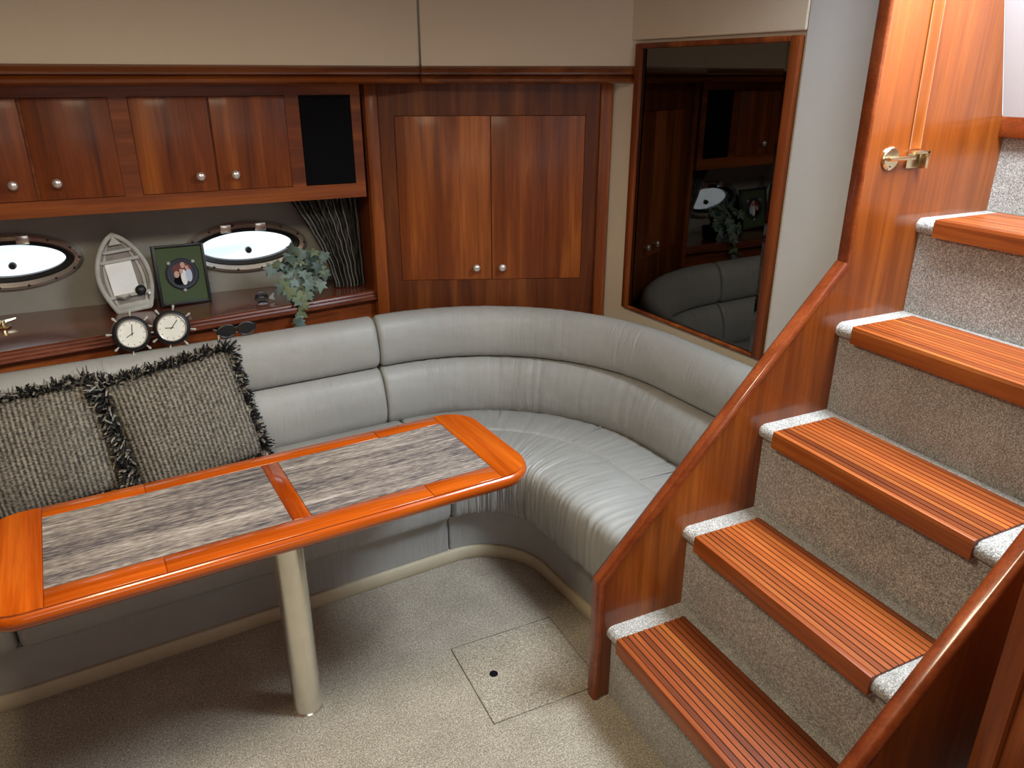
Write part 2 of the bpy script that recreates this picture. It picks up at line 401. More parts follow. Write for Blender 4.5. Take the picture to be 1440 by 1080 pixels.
# headliner: side panel, corner panel, panel over the mirror
P1 = Vector((0.74, 2.79)); P2 = Vector((1.55, 2.46)); cdx = (P2 - P1).normalized(); nrm = Vector((cdx.y, -cdx.x))   # towards the room
if nrm.y > 0: nrm = -nrm
ang = math.atan2(cdx.y, cdx.x)
TC = L(P1.x, P1.y, 0, ang)                                # local x along the corner cabinet, y into the hull
YH = 2.625; OFF = 0.1
kx = 0.913
b = MB().box(X0, kx - 0.001, YH, YH + 0.03, 1.625, 2.02, 0.002)
tag(b.build('wall_back_headliner', 'cream', smooth=False), 'long cream upholstered headliner panel above the overhead cabinets', 'headliner', kind='structure')
tk = (kx - (P1 + nrm * OFF).x) / cdx.x
b = MB(TC).box(tk + 0.001, 1.03, -OFF, -OFF + 0.03, 1.62, 2.02, 0.002)
tag(b.build('wall_corner_headliner', 'cream', smooth=False), 'cream headliner panel above the diagonal corner cabinet', 'headliner', kind='structure')
b = MB(TS).box(UW - 0.012, UW + 0.001, 1.490, 2.21, MZ1 + 0.01, 2.02, 0.004)
tag(b.build('wall_right_headliner', 'cream', smooth=False), 'cream padded panel above the smoked mirror', 'headliner', kind='structure')
# remaining cabin shell: ceiling with the companionway opening and one added for the overhead light, left and rear walls
b = MB()
for (x0, x1, y0, y1) in ((X0, -0.4, Y0, 3.1), (0.2, 0.95, Y0, 3.1), (-0.4, 0.2, 1.36, 3.1), (-0.4, 0.2, Y0, 0.84), (0.95, X1, 1.40, 3.1), (0.95, X1, Y0, 0.05)):
    b.box(x0, x1, y0, y1, 2.02, 2.06)
tag(b.build('ceiling', 'cream', smooth=False), 'cream cabin ceiling with an added opening for the overhead light', 'ceiling', kind='structure')
tag(MB().box(X0 - 0.03, X0, Y0, 3.1, 0, 2.06).build('wall_left', 'cherry_z', smooth=False), 'cherry panelled cabin end wall', 'wall', kind='structure')
b = MB(); b.box(X0, X1, Y0 - 0.03, Y0, 0, 1.45); b.box(X0, X1, Y0 - 0.03, Y0, 1.98, 2.06); b.box(X0, -0.7, Y0 - 0.03, Y0, 1.45, 1.98); b.box(1.1, X1, Y0 - 0.03, Y0, 1.45, 1.98)
tag(b.build('wall_front', 'cherry_z', smooth=False), 'cherry panelled cabin side wall with long window opening', 'wall', kind='structure')

tag(MB().box(X1, X1 + 0.03, Y0, 1.36, 0, 1.52).build('light_block_wall', 'cherry_z', smooth=False), 'unseen cherry wall added behind the stairs to block low sky light', 'wall', kind='structure')  # unseen wall, added to cut low sky light and its sheen on the panel

# wooden rail under the headliner (mitred at the corner)
def rail_prof(off): return [(off, 1.576), (off - 0.03, 1.576), (off - 0.040, 1.582), (off - 0.042, 1.591), (off - 0.037, 1.598), (off - 0.031, 1.602), (off - 0.046, 1.605), (off - 0.050, 1.611), (off - 0.0475, 1.619), (off - 0.040, 1.627), (off - 0.025, 1.634), (off, 1.636)]
def rail(name, T, xa, xb, base, slopea, slopeb, label):
    b = MB(T); A = []; B = []
    pr = [(d, z) for d, z in rail_prof(0)]
    A = b.pts([(xa + d * slopea, base + d, z) for d, z in pr]); B = b.pts([(xb + d * slopeb, base + d, z) for d, z in pr]); n = len(pr)
    b.face(A); b.face(B[::-1])
    for i in range(n): b.face([A[i], B[i], B[(i + 1) % n], A[(i + 1) % n]])
    return tag(b.build(name, 'cherry_dark_x', angle=30), label, 'trim', kind='structure')
mit = math.tan(abs(ang) / 2)
rail('trim_1', I4, X0, kx + 0.008, YH + 0.03, 0, mit, 'glossy dark wood rail moulding over the overhead cabinets')
rail('trim_2', TC, tk - 0.008, 1.0, -OFF + 0.03, -mit, 0.35, 'glossy dark wood rail moulding over the corner cabinet')

# ================================================================== SOFA
CU, CV, RR = 0.962, 1.822, 0.5
LARC = RR * pi / 2; SEND = LARC + 0.56
def spath(s, d):
    if s < 0: return CU + s, CV + d
    if s <= LARC:
        p = s / RR; return CU + d * sin(p), CV + d * cos(p)
    t = (s - LARC) / (SEND - LARC); u = CU + d; vend = (1.3965 - sin(TH) * u) / cos(TH)
    return u, CV - t * (CV - vend)
def sweep(b, prof, s0, s1, step, rnd=0.0, disp=None):
    n = len(prof); cx = sum(p[0] for p in prof) / n; cz = sum(p[1] for p in prof) / n
    ss = []
    s = s0
    extra = [rnd * k for k in (0.0, 0.06, 0.2, 0.45, 0.75, 1.0)] if rnd else [0.0]
    m = max(2, int((s1 - s0) / step))
    core = [s0 + (s1 - s0) * i / m for i in range(m + 1)]
    core = [x for x in core if s0 + rnd < x < s1 - rnd]
    ss = [s0 + e for e in extra] + core + [s1 - e for e in reversed(extra)]
    rings = []; meta = {}; fl = b.bm.verts.layers.float_vector.get('flow') or b.bm.verts.layers.float_vector.new('flow')
    for s in ss:
        t = min(s - s0, s1 - s); k = 0.0
        if rnd and t < rnd: q = 1 - t / rnd; k = rnd * (1 - sqrt(max(0, 1 - q * q)))
        ring = []
        for i, (d, z) in enumerate(prof):
            vx, vz = cx - d, cz - z; ln = math.hypot(vx, vz) or 1
            d2, z2 = d + vx / ln * k, z + vz / ln * k
            u, v = spath(s, d2); vert = b.pts([(u, v, z2)])[0]; meta[vert] = (s, d2, z2, t); vert[fl] = (s, d2, z2); ring.append(vert)
        rings.append(ring)
    for A, B in zip(rings, rings[1:]):
        for k in range(n): b.face([A[k], A[(k + 1) % n], B[(k + 1) % n], B[k]])
    b.face(rings[0][::-1]); b.face(rings[-1])
    if disp:
        bmesh.ops.recalc_face_normals(b.bm, faces=b.bm.faces); b.bm.normal_update()
        for vert, mt in meta.items(): vert.co += vert.normal * disp(*mt)
    return b
def wr(s, d, z, f, seed):                              # gathered-leather creases running across the sweep
    a = noise.noise(Vector((s * f, d * 3.5, z * 3.5 + seed)))
    c = noise.noise(Vector((s * f * 2.3, d * 5 + 9, z * 5 + seed)))
    return -abs(a) ** 0.8 + 0.5 * c
def sm(x, a, b_):
    t = max(0, min(1, (x - a) / (b_ - a))); return t * t * (3 - 2 * t)
sofa = thing('corner_sofa', 'grey leather curved corner sofa built in along the hull and bulkhead', 'sofa', TS)
seat_p = chaikin([(.66, .20), (.66, .385), (.645, .398), (.56, .404), (.475, .405), (.462, .402), (.455, .394), (.448, .402), (.435, .405), (.33, .412), (.25, .408), (.212, .39), (.198, .34), (.198, .25), (.203, .205), (.215, .19), (.25, .188), (.5, .188)], 2)
lower_p = chaikin([(.668, .37), (.648, .39), (.634, .43), (.638, .50), (.660, .56), (.690, .592), (.715, .599), (.75, .597), (.772, .58), (.772, .38)], 2)
upper_p = chaikin([(.715, .597), (.694, .601), (.678, .622), (.674, .668), (.684, .725), (.706, .768), (.735, .786), (.758, .784), (.774, .768), (.778, .72), (.778, .60)], 2)
def d_seat(amp, lo):
    def f(s, d, z, t):
        k = sm(s, -0.12, 0.25) * 0.75 + lo
        e = sm(t, 0.0, 0.03)
        inner = 0.55 + 0.45 * sm(abs(d - 0.455), 0.0, 0.04)
        front = 0.6 + 0.8 * sm(0.30 - d, -0.05, 0.08)
        return amp * k * e * inner * front * wr(s, d, z, 46, 3)
    return f
def d_back(amp, seed, c0=0.0):
    def f(s, d, z, t):
        k = 0.3 + 0.7 * sm(s, -0.05, 0.15) * (1 - 0.6 * sm(s, 0.55, 0.8))
        return amp * k * sm(t, 0, 0.04) * wr(s, d * 0.4, z * 0.5, 52, seed)
    return f
u2s = lambda u: u - CU
for (s0, s1, st) in ((-2.05, u2s(-0.318), 0.03), (u2s(-0.312), u2s(0.952), 0.010), (u2s(0.957), SEND, 0.007)):
    sweep(MB(TS), seat_p, s0, s1, st, 0.022, d_seat(0.0066 if st < .02 else .002, 0.25)).build('seat_cushion', 'leather', sofa, angle=75)
for (s0, s1, st) in ((-2.05, u2s(0.908), 0.012), (u2s(0.912), SEND, 0.007)):
    sweep(MB(TS), lower_p, s0, s1, st, 0.016, d_back(0.0042, 11)).build('back_cushion', 'leather', sofa, angle=75)
    sweep(MB(TS), upper_p, s0, s1, st, 0.02, d_back(0.0018, 23)).build('headrest_bolster', 'leather', sofa, angle=75)
base_p = [(.262, .05), (.262, .165), (.255, .185), (.30, .192), (.62, .192), (.62, .05)]
for (s0, s1) in ((-2.05, u2s(0.953)), (u2s(0.956), SEND)):
    sweep(MB(TS), [(.243 + (d - .262), z) for d, z in base_p], s0, s1, 0.03, 0.008).build('base_panel', 'leather', sofa, angle=40)
sweep(MB(TS), [(.232, 0.001), (.228, .012), (.230, .040), (.236, .047), (.26, .05), (.62, .05), (.62, .001)], -2.05, SEND, 0.03).build('toe_trim', 'toe', sofa, angle=40)
sweep(MB(TS), [(.66, .05), (.66, .37), (.776, .37), (.776, .05)], -2.05, SEND, 0.05).build('back_frame', 'leather', sofa, smooth=False)
# stitched seams across the corner seat
for s in (0.30, 0.62, 0.98):
    ps = []
    for k in range(12):
        d = 0.47 + 0.16 * k / 11; u, v = spath(s + 0.05 * (d - 0.47), d); ps.append(TS @ Vector((u, v, 0.4045)))
    MB().tube(ps, 0.0017, 6).build('seat_seam', 'leather', sofa)

# ================================================================== TABLE
TW = TS @ Matrix.Translation((0.315, 1.665, 0))
table = thing('dinette_table', 'glossy orange cherry dinette table with two woven inlays on a steel pedestal', 'table', TW)
TU0, TU1, TV0, TV1, TZ = -0.30, 0.935, 1.450, 1.882, 0.67
def rrect(u0, u1, v0, v1, r, n=8):
    out = []
    for cx, cy, a0 in ((u1 - r, v1 - r, 0), (u0 + r, v1 - r, 90), (u0 + r, v0 + r, 180), (u1 - r, v0 + r, 270)):
        out += [(cx + r * cos(radians(a0 + 90 * k / n)), cy + r * sin(radians(a0 + 90 * k / n))) for k in range(n + 1)]
    return out
# top core with bullnose edge, then border pieces that frame the inlays
b = MB(TS)
loops = []
for ins, z in ((0.03, TZ - 0.040), (0.010, TZ - 0.038), (0.002, TZ - 0.030), (0.0, TZ - 0.020), (0.002, TZ - 0.011), (0.008, TZ - 0.004), (0.016, TZ - 0.0035)):
    loops.append(b.pts([(u, v, z) for u, v in rrect(TU0 + ins, TU1 - ins, TV0 + ins, TV1 - ins, 0.095 - ins, 10)]))
n = len(loops[0])
for A, B in zip(loops, loops[1:]):
    for k in range(n): b.face([A[k], A[(k + 1) % n], B[(k + 1) % n], B[k]])
b.face(loops[0]); b.face(loops[-1])
b.build('table_top', 'table', table, angle=60)
IV0, IV1 = 1.521, 1.822
ins = [(-0.172, 0.318), (0.360, 0.827)]
rr = rrect(TU0 + .008, TU1 - .008, TV0 + .008, TV1 - .008, 0.087, 10)
zt = (TZ - 0.0042, TZ)
e = 0.0006
def arc_pts(u_lo, u_hi): return [p for p in rr if u_lo <= p[0] <= u_hi]
right = [p for p in rr if p[0] > 0.827 + e]; right.sort(key=lambda p: math.atan2(p[1] - 1.666, p[0] - 0.83))
left = [p for p in rr if p[0] < -0.172 - e]; left.sort(key=lambda p: math.atan2(p[1] - 1.666, -(p[0] + 0.172)))
J1, J2 = 0.046, 0.64
def bp(name, poly, mat): MB(TS).prism(poly, zt[0], zt[1], 'XY', 0.0012, 1).build(name, mat, table, angle=50)
bp('end_border', [(0.827 + e, TV0 + .008)] + right + [(0.827 + e, TV1 - .008)], 'table_end')
bp('end_border', [(-0.172 - e, TV0 + .008)] + left + [(-0.172 - e, TV1 - .008)], 'table_end')
for (v0, v1) in ((TV0 + .008, IV0 - e), (IV1 + e, TV1 - .008)):
    for (a, c_) in ((-0.172 + e, J1 - e), (J1 + e, J2 - e), (J2 + e, 0.827 - e)):
        bp('border_strip', [(a, v0), (c_, v0), (c_, v1), (a, v1)], 'table')
bp('centre_border', [(0.318 + e, IV0), (0.360 - e, IV0), (0.360 - e, IV1), (0.318 + e, IV1)], 'table_end')
for a, c_ in ins:
    MB(TS).prism([(a + .001, IV0 + .001), (c_ - .001, IV0 + .001), (c_ - .001, IV1 - .001), (a + .001, IV1 - .001)], zt[0], TZ - 0.0005, 'XY').build('woven_inlay', 'woven', table, smooth=False)
MB(TS).lathe([(0.0415, 0), (0.0415, 0.004), (0.0385, 0.008), (0.0385, 0.60), (0.042, 0.605), (0.075, 0.618), (0.09, 0.6315)], (0.325, 1.66, 0.0), (0, 0, 1), 36).build('pedestal', 'steel', table, angle=30)

# ================================================================== STAIRCASE
stairs = thing('staircase', 'carpeted companionway staircase with slatted cherry treads and wooden side stringers', 'staircase', L(0.93, 1.03, 0))
YL, YR = 1.362, 0.702
NX = [0.932, 1.156, 1.380, 1.604, 1.838, 2.10]; NZ = [0.238, 0.488, 0.743, 0.996, 1.252, 1.447]
WY0, WY1 = 0.755, 1.307
slat_mesh = None
for i in range(5):
    x, z = NX[i], NZ[i]; zb = NZ[i - 1] if i else 0.0; xe = NX[i + 1] + 0.03
    rx = x + 0.018; R = 0.02
    prof = [(rx, zb + 0.001), (rx, z - 2 * R - 0.002)] + [(x + R - R * sin(a), z - R - R * cos(a)) for a in [pi * k / 10 for k in range(11)]] + [(xe, z), (xe, zb + 0.001)]
    MB().prism(prof, YR, YL, 'XZ').build('carpeted_step', 'stair_carpet', stairs, angle=35)
    # wooden tread board wrapped over the nose
    x0 = x - 0.006; x1 = NX[i + 1] + 0.018 - 0.030; th = 0.005
    pr = [(x0, z - 0.040), (x0, z - 0.004), (x0 + 0.002, z + th - 0.001), (x0 + 0.006, z + th), (x0 + 0.014, z + th), (x0 + 0.014, z + 0.001), (x1, z + 0.001), (x1, z - 0.004), (x0 + 0.03, z - 0.004), (x0 + 0.03, z - 0.040)]
    tr = MB().prism(pr, WY0, WY1, 'XZ').build('tread_board', 'nosing', stairs, smooth=False)
    MB().box(x0 + 0.0135, x1, WY0 + 0.001, WY1 - 0.001, z + 0.0005, z + th - 0.0018).build('groove_bed', 'groove', tr, smooth=False)
    pitch = 0.0165; ns = int((x1 - x0 - 0.0155) / pitch)
    pitch = (x1 - x0 - 0.0155) / ns
    for k in range(ns):
        a = x0 + 0.0155 + k * pitch; key = round(pitch, 5)
        if slat_mesh is None or slat_mesh[0] != key:
            me = MB().box(0, pitch - 0.0030, -(WY1 - WY0) / 2, (WY1 - WY0) / 2, 0, 0.0045, 0.0005, 1).mesh('tread_slat', 'slat')
            slat_mesh = (key, me)
        inst('tread_slat', slat_mesh[1], tr, Matrix.Translation((a, (WY0 + WY1) / 2, z + 0.001)))
# top riser and sill
MB().box(2.118, 2.20, YR, YL, NZ[4] + 0.001, NZ[5]).build('top_riser', 'stair_carpet', stairs, smooth=False)
MB().box(2.092, 2.20, 0.5, YL + 0.005, NZ[5], NZ[5] + 0.055, 0.006).build('sill_trim', 'cap', stairs)
# hull-side stringer rising into the tall companionway panel
left_poly = [(0.912, 0.001), (0.912, 0.385), (1.612, 1.152), (1.612, 2.05), (1.90, 2.05), (2.0, 1.77), (2.088, 1.50), (2.16, 1.49), (2.16, 0.001)]
MB().prism(left_poly, YL, YL + 0.032, 'XZ', 0.004, 2).build('stringer_panel', 'panel', stairs, angle=35)
def cap(ps, wy, yc, hh, mat, name, parent):
    b = MB(); prof = chaikin([(-wy, -hh), (-wy, hh * .5), (-wy * .6, hh), (wy * .6, hh), (wy, hh * .5), (wy, -hh)], 1)
    rings = []
    for i, (x, z) in enumerate(ps):
        a = ps[max(0, i - 1)]; c_ = ps[min(len(ps) - 1, i + 1)]
        d1 = Vector((x - a[0], z - a[1])); d2 = Vector((c_[0] - x, c_[1] - z))
        d1 = d1.normalized() if d1.length > 1e-6 else d2.normalized(); d2 = d2.normalized() if d2.length > 1e-6 else d1
        n1 = Vector((-d1.y, d1.x)); n2 = Vector((-d2.y, d2.x)); m = (n1 + n2).normalized(); m = m / max(0.4, m.dot(n1))
        rings.append(b.pts([(x + m.x * q, yc + p, z + m.y * q) for p, q in prof]))
    for A, B in zip(rings, rings[1:]):
        for k in range(len(prof)): b.face([A[k], A[(k + 1) % len(prof)], B[(k + 1) % len(prof)], B[k]])
    b.face(rings[0]); b.face(rings[-1][::-1])
    return b.build(name, mat, parent, angle=40)
cap([(0.908, 0.001), (0.908, 0.386), (1.606, 1.151)], 0.0205, YL + 0.016, 0.009, 'cap', 'stringer_cap', stairs)
cap([(1.608, 1.140), (1.608, 2.05)], 0.0185, YL + 0.016, 0.006, 'cap', 'panel_edge', stairs)
# room-side stringer
rz = lambda x: 0.355 + 1.082 * (x - 1.031)
MB().prism([(0.90, 0.001), (0.90, rz(0.90)), (2.0, rz(2.0)), (2.2, rz(2.0)), (2.2, 0.001)], YR - 0.034, YR - 0.001, 'XZ', 0.003, 1).build('stringer_board', 'panel', stairs, angle=35)
cap([(0.894, 0.001), (0.894, rz(0.894)), (2.0, rz(2.0))], 0.0205, YR - 0.0175, 0.009, 'cap', 'stringer_cap', stairs)
# companionway door leaf above the sill
b = MB(); A = [(2.092, 0.5), (2.092, YL - 0.001)]
v = b.pts([(2.095, 0.5, 1.50), (2.095, YL, 1.50), (1.905, YL, 2.05), (1.905, 0.5, 2.05), (2.125, 0.5, 1.50), (2.125, YL, 1.50), (1.935, YL, 2.05), (1.935, 0.5, 2.05)])
for q in ((0, 1, 2, 3), (7, 6, 5, 4), (0, 4, 5, 1), (1, 5, 6, 2), (2, 6, 7, 3), (3, 7, 4, 0)): b.face([v[i] for i in q])
tag(b.build('door_1', 'grey', smooth=False), 'pale grey companionway door leaf above the top stair sill', 'door', kind='structure')
# brass latch and the guide strip on the panel
YP = YL - 0.0005
latch = MB().lathe([(0.0285, 0.0), (0.0285, 0.003), (0.025, 0.006), (0.010, 0.0075), (0.0, 0.0078)], (1.692, YP, 1.410), (0, -1, 0), 28).build('latch', 'brass', stairs, angle=35)
tag(latch, 'polished brass latch')
MB().box(1.672, 1.765, YP - 0.019, YP - 0.006, 1.4055, 1.4145, 0.002).build('latch_bar', 'brass', latch)
b = MB(); b.box(1.752, 1.806, YP - 0.024, YP - 0.0005, 1.4195, 1.4265, 0.0015); b.box(1.795, 1.806, YP - 0.024, YP - 0.0005, 1.383, 1.4265, 0.0015); b.box(1.752, 1.800, YP - 0.004, YP - 0.0005, 1.384, 1.424)
b.build('keeper_bracket', 'brass', latch)
MB().lathe([(0.003, 0), (0.003, 0.0012)], (1.690, YP - 0.0055, 1.392), (0, -1, 0), 10).build('latch_screw', 'black', latch)
gs = MB().prism([(1.755, 1.43), (1.793, 1.43), (1.772, 2.04), (1.734, 2.04)], YP - 0.002, YP + 0.001, 'XZ', 0.0008, 1).build('guide_strip', 'panel', stairs, angle=30)
for xo in (0.0, 0.038):
    MB().tube([(1.755 + xo, YP - 0.002, 1.43), (1.734 + xo, YP - 0.002, 2.04)], 0.0014, 8).build('guide_bead', 'acrylic', gs)

# wooden cabinet end at the near side of the stairs
gal = thing('galley_cabinet', 'cherry galley cabinet standing next to the room-side stair stringer', 'cabinet', L(1.19, 0.30, 0))
MB().box(1.205, 2.2, -0.4, 0.560, 0.001, 0.92, 0.003).build('body', 'cherry_z', gal)
MB().box(1.192, 1.238, 0.525, 0.566, 0.001, 0.93, 0.006).build('corner_post', 'cherry_z', gal)
MB().box(1.188, 2.2, -0.4, 0.575, 0.92, 0.95, 0.006).build('worktop', 'cherry_dark_x', gal)

# ================================================================== CABINETS
knob_me = None
def knob(parent, pos, d):
    global knob_me
    if knob_me is None:
        knob_me = MB().lathe([(0.006, 0), (0.0055, 0.008), (0.009, 0.012), (0.0135, 0.017), (0.0145, 0.022), (0.012, 0.027), (0.006, 0.0295), (0.0, 0.030)], (0, 0, 0), (0, -1, 0), 20).mesh('knob', 'knob', True, 50)
    inst('knob', knob_me, parent, Matrix.Translation(pos) @ Matrix.Rotation(d, 4, 'Z'))
# corner cabinet
cc = thing('corner_cabinet', 'tall diagonal two door cherry cabinet in the corner above the sofa back', 'cabinet', TC)
b = MB(TC); z0, z1 = 0.60, 1.585
b.box(0.035, 0.118, 0, 0.02, z0, z1); b.box(0.803, 0.86, 0, 0.02, z0, z1)
b.box(0.118, 0.803, 0, 0.02, z0, 0.874); b.box(0.118, 0.803, 0, 0.02, 1.470, z1); b.box(0.118, 0.803, 0.012, 0.03, 0.87, 1.475)
b.build('face_frame', 'cherry_dark', cc, smooth=False)
for (a, c_) in ((0.020, 0.066), (0.852, 0.894)):
    MB(TC).box(a, c_, -0.022, 0.01, z0, z1, 0.006).build('stile', 'cherry_z', cc)
MB(TC).box(0.024, 0.890, 0.02, 0.026, z0, z1).build('back_board', 'black', cc, smooth=False)
MB().box(0.752, 0.764, 2.792, 3.02, 0.60, 1.585).build('side_panel', 'cherry_z', cc, smooth=False)
for (a, c_, kx_) in ((0.1195, 0.4595, 0.402), (0.4615, 0.8015, 0.500)):
    d = MB(TC).box(a, c_, -0.003, 0.014, 0.8755, 1.4685, 0.002).build('cabinet_door', 'cherry_z', cc)
    p = TC @ Vector((kx_, -0.003, 0.924)); knob(d, p, ang)
# overhead cabinet run
YU = 2.76
oc = thing('overhead_cabinet', 'long cherry overhead cabinet with round nickel knobs and a black speaker', 'cabinet', L(-0.2, YU, 1.195))
zb, zt_ = 1.195, 1.59
b = MB()
doors = [(-1.0, -0.625, None), (-0.62, -0.287, -0.342), (-0.279, -0.046, -0.226), (0.006, 0.2365, 0.185), (0.2405, 0.480, 0.294)]
b.box(-2.1, 0.736, YU, YU + 0.018, zb, 1.244); b.box(-2.1, 0.736, YU, YU + 0.018, 1.541, zt_)
for (x0, x1) in ((-2.1, -1.0), (-0.046, 0.006), (0.480, 0.526), (0.702, 0.736)): b.box(x0, x1, YU, YU + 0.018, 1.244, 1.541)
b.box(-2.1, 0.736, YU + 0.014, YU + 0.03, 1.24, 1.545)
b.build('face_frame', 'cherry_x', oc, smooth=False)
MB().box(-2.1, 0.736, YU + 0.018, HYW - 0.001, zb, zb + 0.014).build('bottom_board', 'cherry_x', oc, smooth=False)
for x0, x1, kx_ in doors:
    d = MB().box(x0 + 0.001, x1 - 0.001, YU - 0.002, YU + 0.0135, 1.2455, 1.5395, 0.0018).build('cabinet_door', 'cherry_z', oc)
    if kx_ is not None: knob(d, Vector((kx_, YU - 0.002, 1.296)), 0)
sp = MB().box(0.527, 0.701, YU - 0.003, YU + 0.0135, 1.2455, 1.5395, 0.003).build('speaker_grille', 'black', oc)
tag(sp, 'black cloth speaker grille')

# ================================================================== SHELF below the portholes
sh = thing('display_shelf', 'glossy dark cherry shelf with triple bead nosing below the portholes', 'shelf', L(0, 2.67, 0.8))
SZ = 0.835
pl = [(-2.1, 2.437), (-0.6, 2.563), (0.752, 2.80)]
b = MB(); b.prism(pl + [(0.752, HYW - 0.001), (-2.1, HYW - 0.001)], SZ - 0.03, SZ, 'XY').build('shelf_top', 'shelf', sh, smooth=False)
def along(prof, name, mat, angle):
    b = MB(); rings = []
    for i, (x, y) in enumerate(pl):
        a = Vector(pl[max(0, i - 1)]); c_ = Vector(pl[min(2, i + 1)]); t = (c_ - a).normalized(); nn = Vector((-t.y, t.x))
        rings.append(b.pts([(x + nn.x * d, y + nn.y * d, z) for d, z in prof]))
    n = len(prof)
    for A, B in zip(rings, rings[1:]):
        for k in range(n): b.face([A[k], B[k], B[(k + 1) % n], A[(k + 1) % n]])
    b.face(rings[0]); b.face(rings[-1][::-1])
    return b.build(name, mat, sh, angle=angle)
along([(0.004, SZ + 0.001), (-0.006, SZ + 0.002), (-0.013, SZ - 0.002), (-0.015, SZ - 0.007), (-0.012, SZ - 0.010), (-0.018, SZ - 0.013), (-0.020, SZ - 0.018), (-0.017, SZ - 0.022), (-0.022, SZ - 0.025), (-0.023, SZ - 0.030), (-0.019, SZ - 0.035), (0.004, SZ - 0.037)], 'nosing', 'shelf', 28)
along([(0.004, 0.45), (0.004, SZ - 0.03), (0.02, SZ - 0.03), (0.02, 0.45)], 'fascia', 'cherry_x', 20)

# ================================================================== MIRROR
mir = thing('wall_mirror', 'tall smoked mirror in a slim cherry frame on the cream bulkhead', 'mirror', TS @ Matrix.Translation((UW, 1.84, MZ0)))
fu0, fu1 = UW - 0.020, UW + 0.0005
for (v0, v1, z0, z1) in ((MV0, MV0 + 0.033, MZ0, MZ1), (MV1 - 0.030, MV1, MZ0, MZ1), (MV0 + 0.033, MV1 - 0.030, MZ1 - 0.016, MZ1), (MV0 + 0.033, MV1 - 0.030, MZ0, MZ0 + 0.010)):
    MB(TS).box(fu0, fu1, v0, v1, z0, z1, 0.004).build('frame_side', 'cherry_z', mir)
MB(TS).box(UW - 0.008, UW - 0.0005, MV0 + 0.032, MV1 - 0.029, MZ0 + 0.009, MZ1 - 0.015).build('mirror_glass', 'mirror', mir, smooth=False)
# bevelled border strips of the glass
for (v0, v1, z0, z1) in ((MV0 + 0.034, MV0 + 0.050, MZ0 + 0.012, MZ1 - 0.018), (MV1 - 0.047, MV1 - 0.031, MZ0 + 0.012, MZ1 - 0.018)):
    b = MB(TS); q = b.pts([(UW - 0.0082, v0, z0), (UW - 0.0105, v1, z0), (UW - 0.0105, v1, z1), (UW - 0.0082, v0, z1)] if v0 < 1.7 else [(UW - 0.0105, v0, z0), (UW - 0.0082, v1, z0), (UW - 0.0082, v1, z1), (UW - 0.0105, v0, z1)])
    b.face(q); b.build('bevelled_edge', 'mirror', mir, smooth=False)

# ================================================================== THROW PILLOWS
def pillow(label, W, wd, ht, th, seed):
    t = thing('throw_pillow', label, 'pillow', W, group='fringed pillows on the sofa')
    rnd = random.Random(seed); nx, ny = 132, 26; b = MB(W); ribs = 29
    def P(a, c_, side):
        ea = 1 - abs(a) ** 2.6; ec = 1 - abs(c_) ** 2.6
        h = max(0.0, ea * ec) ** 0.55
        pinch = 1 - 0.05 * (abs(a) ** 2 + abs(c_) ** 2) + 0.05 * (abs(a * c_)) ** 1.5
        y = th * 0.5 * h * side
        rb = 0.0022 * (abs(sin(pi * (a + 1) / 2 * ribs)) ** 0.6 - 0.5) * min(1, h * 3)
        wv = 0.006 * noise.noise(Vector((a * 1.7, c_ * 1.7, seed)))
        return (a * wd / 2 * pinch, y + side * rb + wv * h, ht / 2 + c_ * ht / 2 * pinch)
    for side in (-1, 1):
        g_ = [[b.pts([P(-1 + 2 * i / nx, -1 + 2 * j / ny, side)])[0] for i in range(nx + 1)] for j in range(ny + 1)]
        for j in range(ny):
            for i in range(nx): b.face([g_[j][i], g_[j][i + 1], g_[j + 1][i + 1], g_[j + 1][i]])
    bmesh.ops.remove_doubles(b.bm, verts=b.bm.verts, dist=1e-5)
    b.build('cover', 'cord', t, angle=80)
    f = MB(W); cn = 3800
    for k in range(cn):
        q = 4 * rnd.random() if rnd.random() < 0.8 else 3 + rnd.random(); sd, tt = int(q), q - int(q); e_ = -1 + 2 * tt
        a, c_ = [(e_, 1), (1, e_), (e_, -1), (-1, e_)][sd]
        p = Vector(P(a, c_, 1)); out = Vector([(0, 0, 1), (1, 0, 0), (0, 0, -1), (-1, 0, 0)][sd])
        al = Vector((1, 0, 0)) if sd % 2 == 0 else Vector((0, 0, 1))
        corner = max(0, abs(e_) - 0.75) * 4
        out = (out + al * (0.8 * corner * (1 if e_ > 0 else -1))).normalized()
        ln = rnd.uniform(0.022, 0.048) * (1 + 0.35 * corner) * (1.35 if sd == 3 else 1)
        d = (out * rnd.uniform(0.4, 1.0) + Vector((rnd.uniform(-.6, .6), rnd.uniform(-1.0, 0.7), rnd.uniform(-.6, .6)))).normalized()
        d2 = (d + Vector((rnd.uniform(-.6, .6), rnd.uniform(-.6, .6), rnd.uniform(-.9, .2)))).normalized()
        sdv = d.cross(Vector((rnd.uniform(-1, 1), rnd.uniform(-1, 1), rnd.uniform(-1, 1)))).normalized() * rnd.uniform(0.0025, 0.0050)
        p = p - out * 0.006 + al * rnd.uniform(-.004, .004); m1 = p + d * ln * 0.55; m2 = m1 + d2 * ln * 0.45
        mi = 0 if rnd.random() < 0.66 else 1
        v = f.pts([p - sdv, p + sdv, m1 + sdv, m1 - sdv, m2 + sdv * .6, m2 - sdv * .6])
        f.face([v[0], v[1], v[2], v[3]], mi); f.face([v[3], v[2], v[4], v[5]], mi)
    tag(f.build('fringe', ['fringe_dark', 'fringe_light'], t, smooth=False), 'shaggy black and tan fringe', kind='stuff')
def pill_W(u, v, z, yaw, lean, roll):
    return TS @ Matrix.Translation((u, v, z)) @ Matrix.Rotation(yaw, 4, 'Z') @ Matrix.Rotation(-lean, 4, 'X') @ Matrix.Rotation(roll, 4, 'Y')
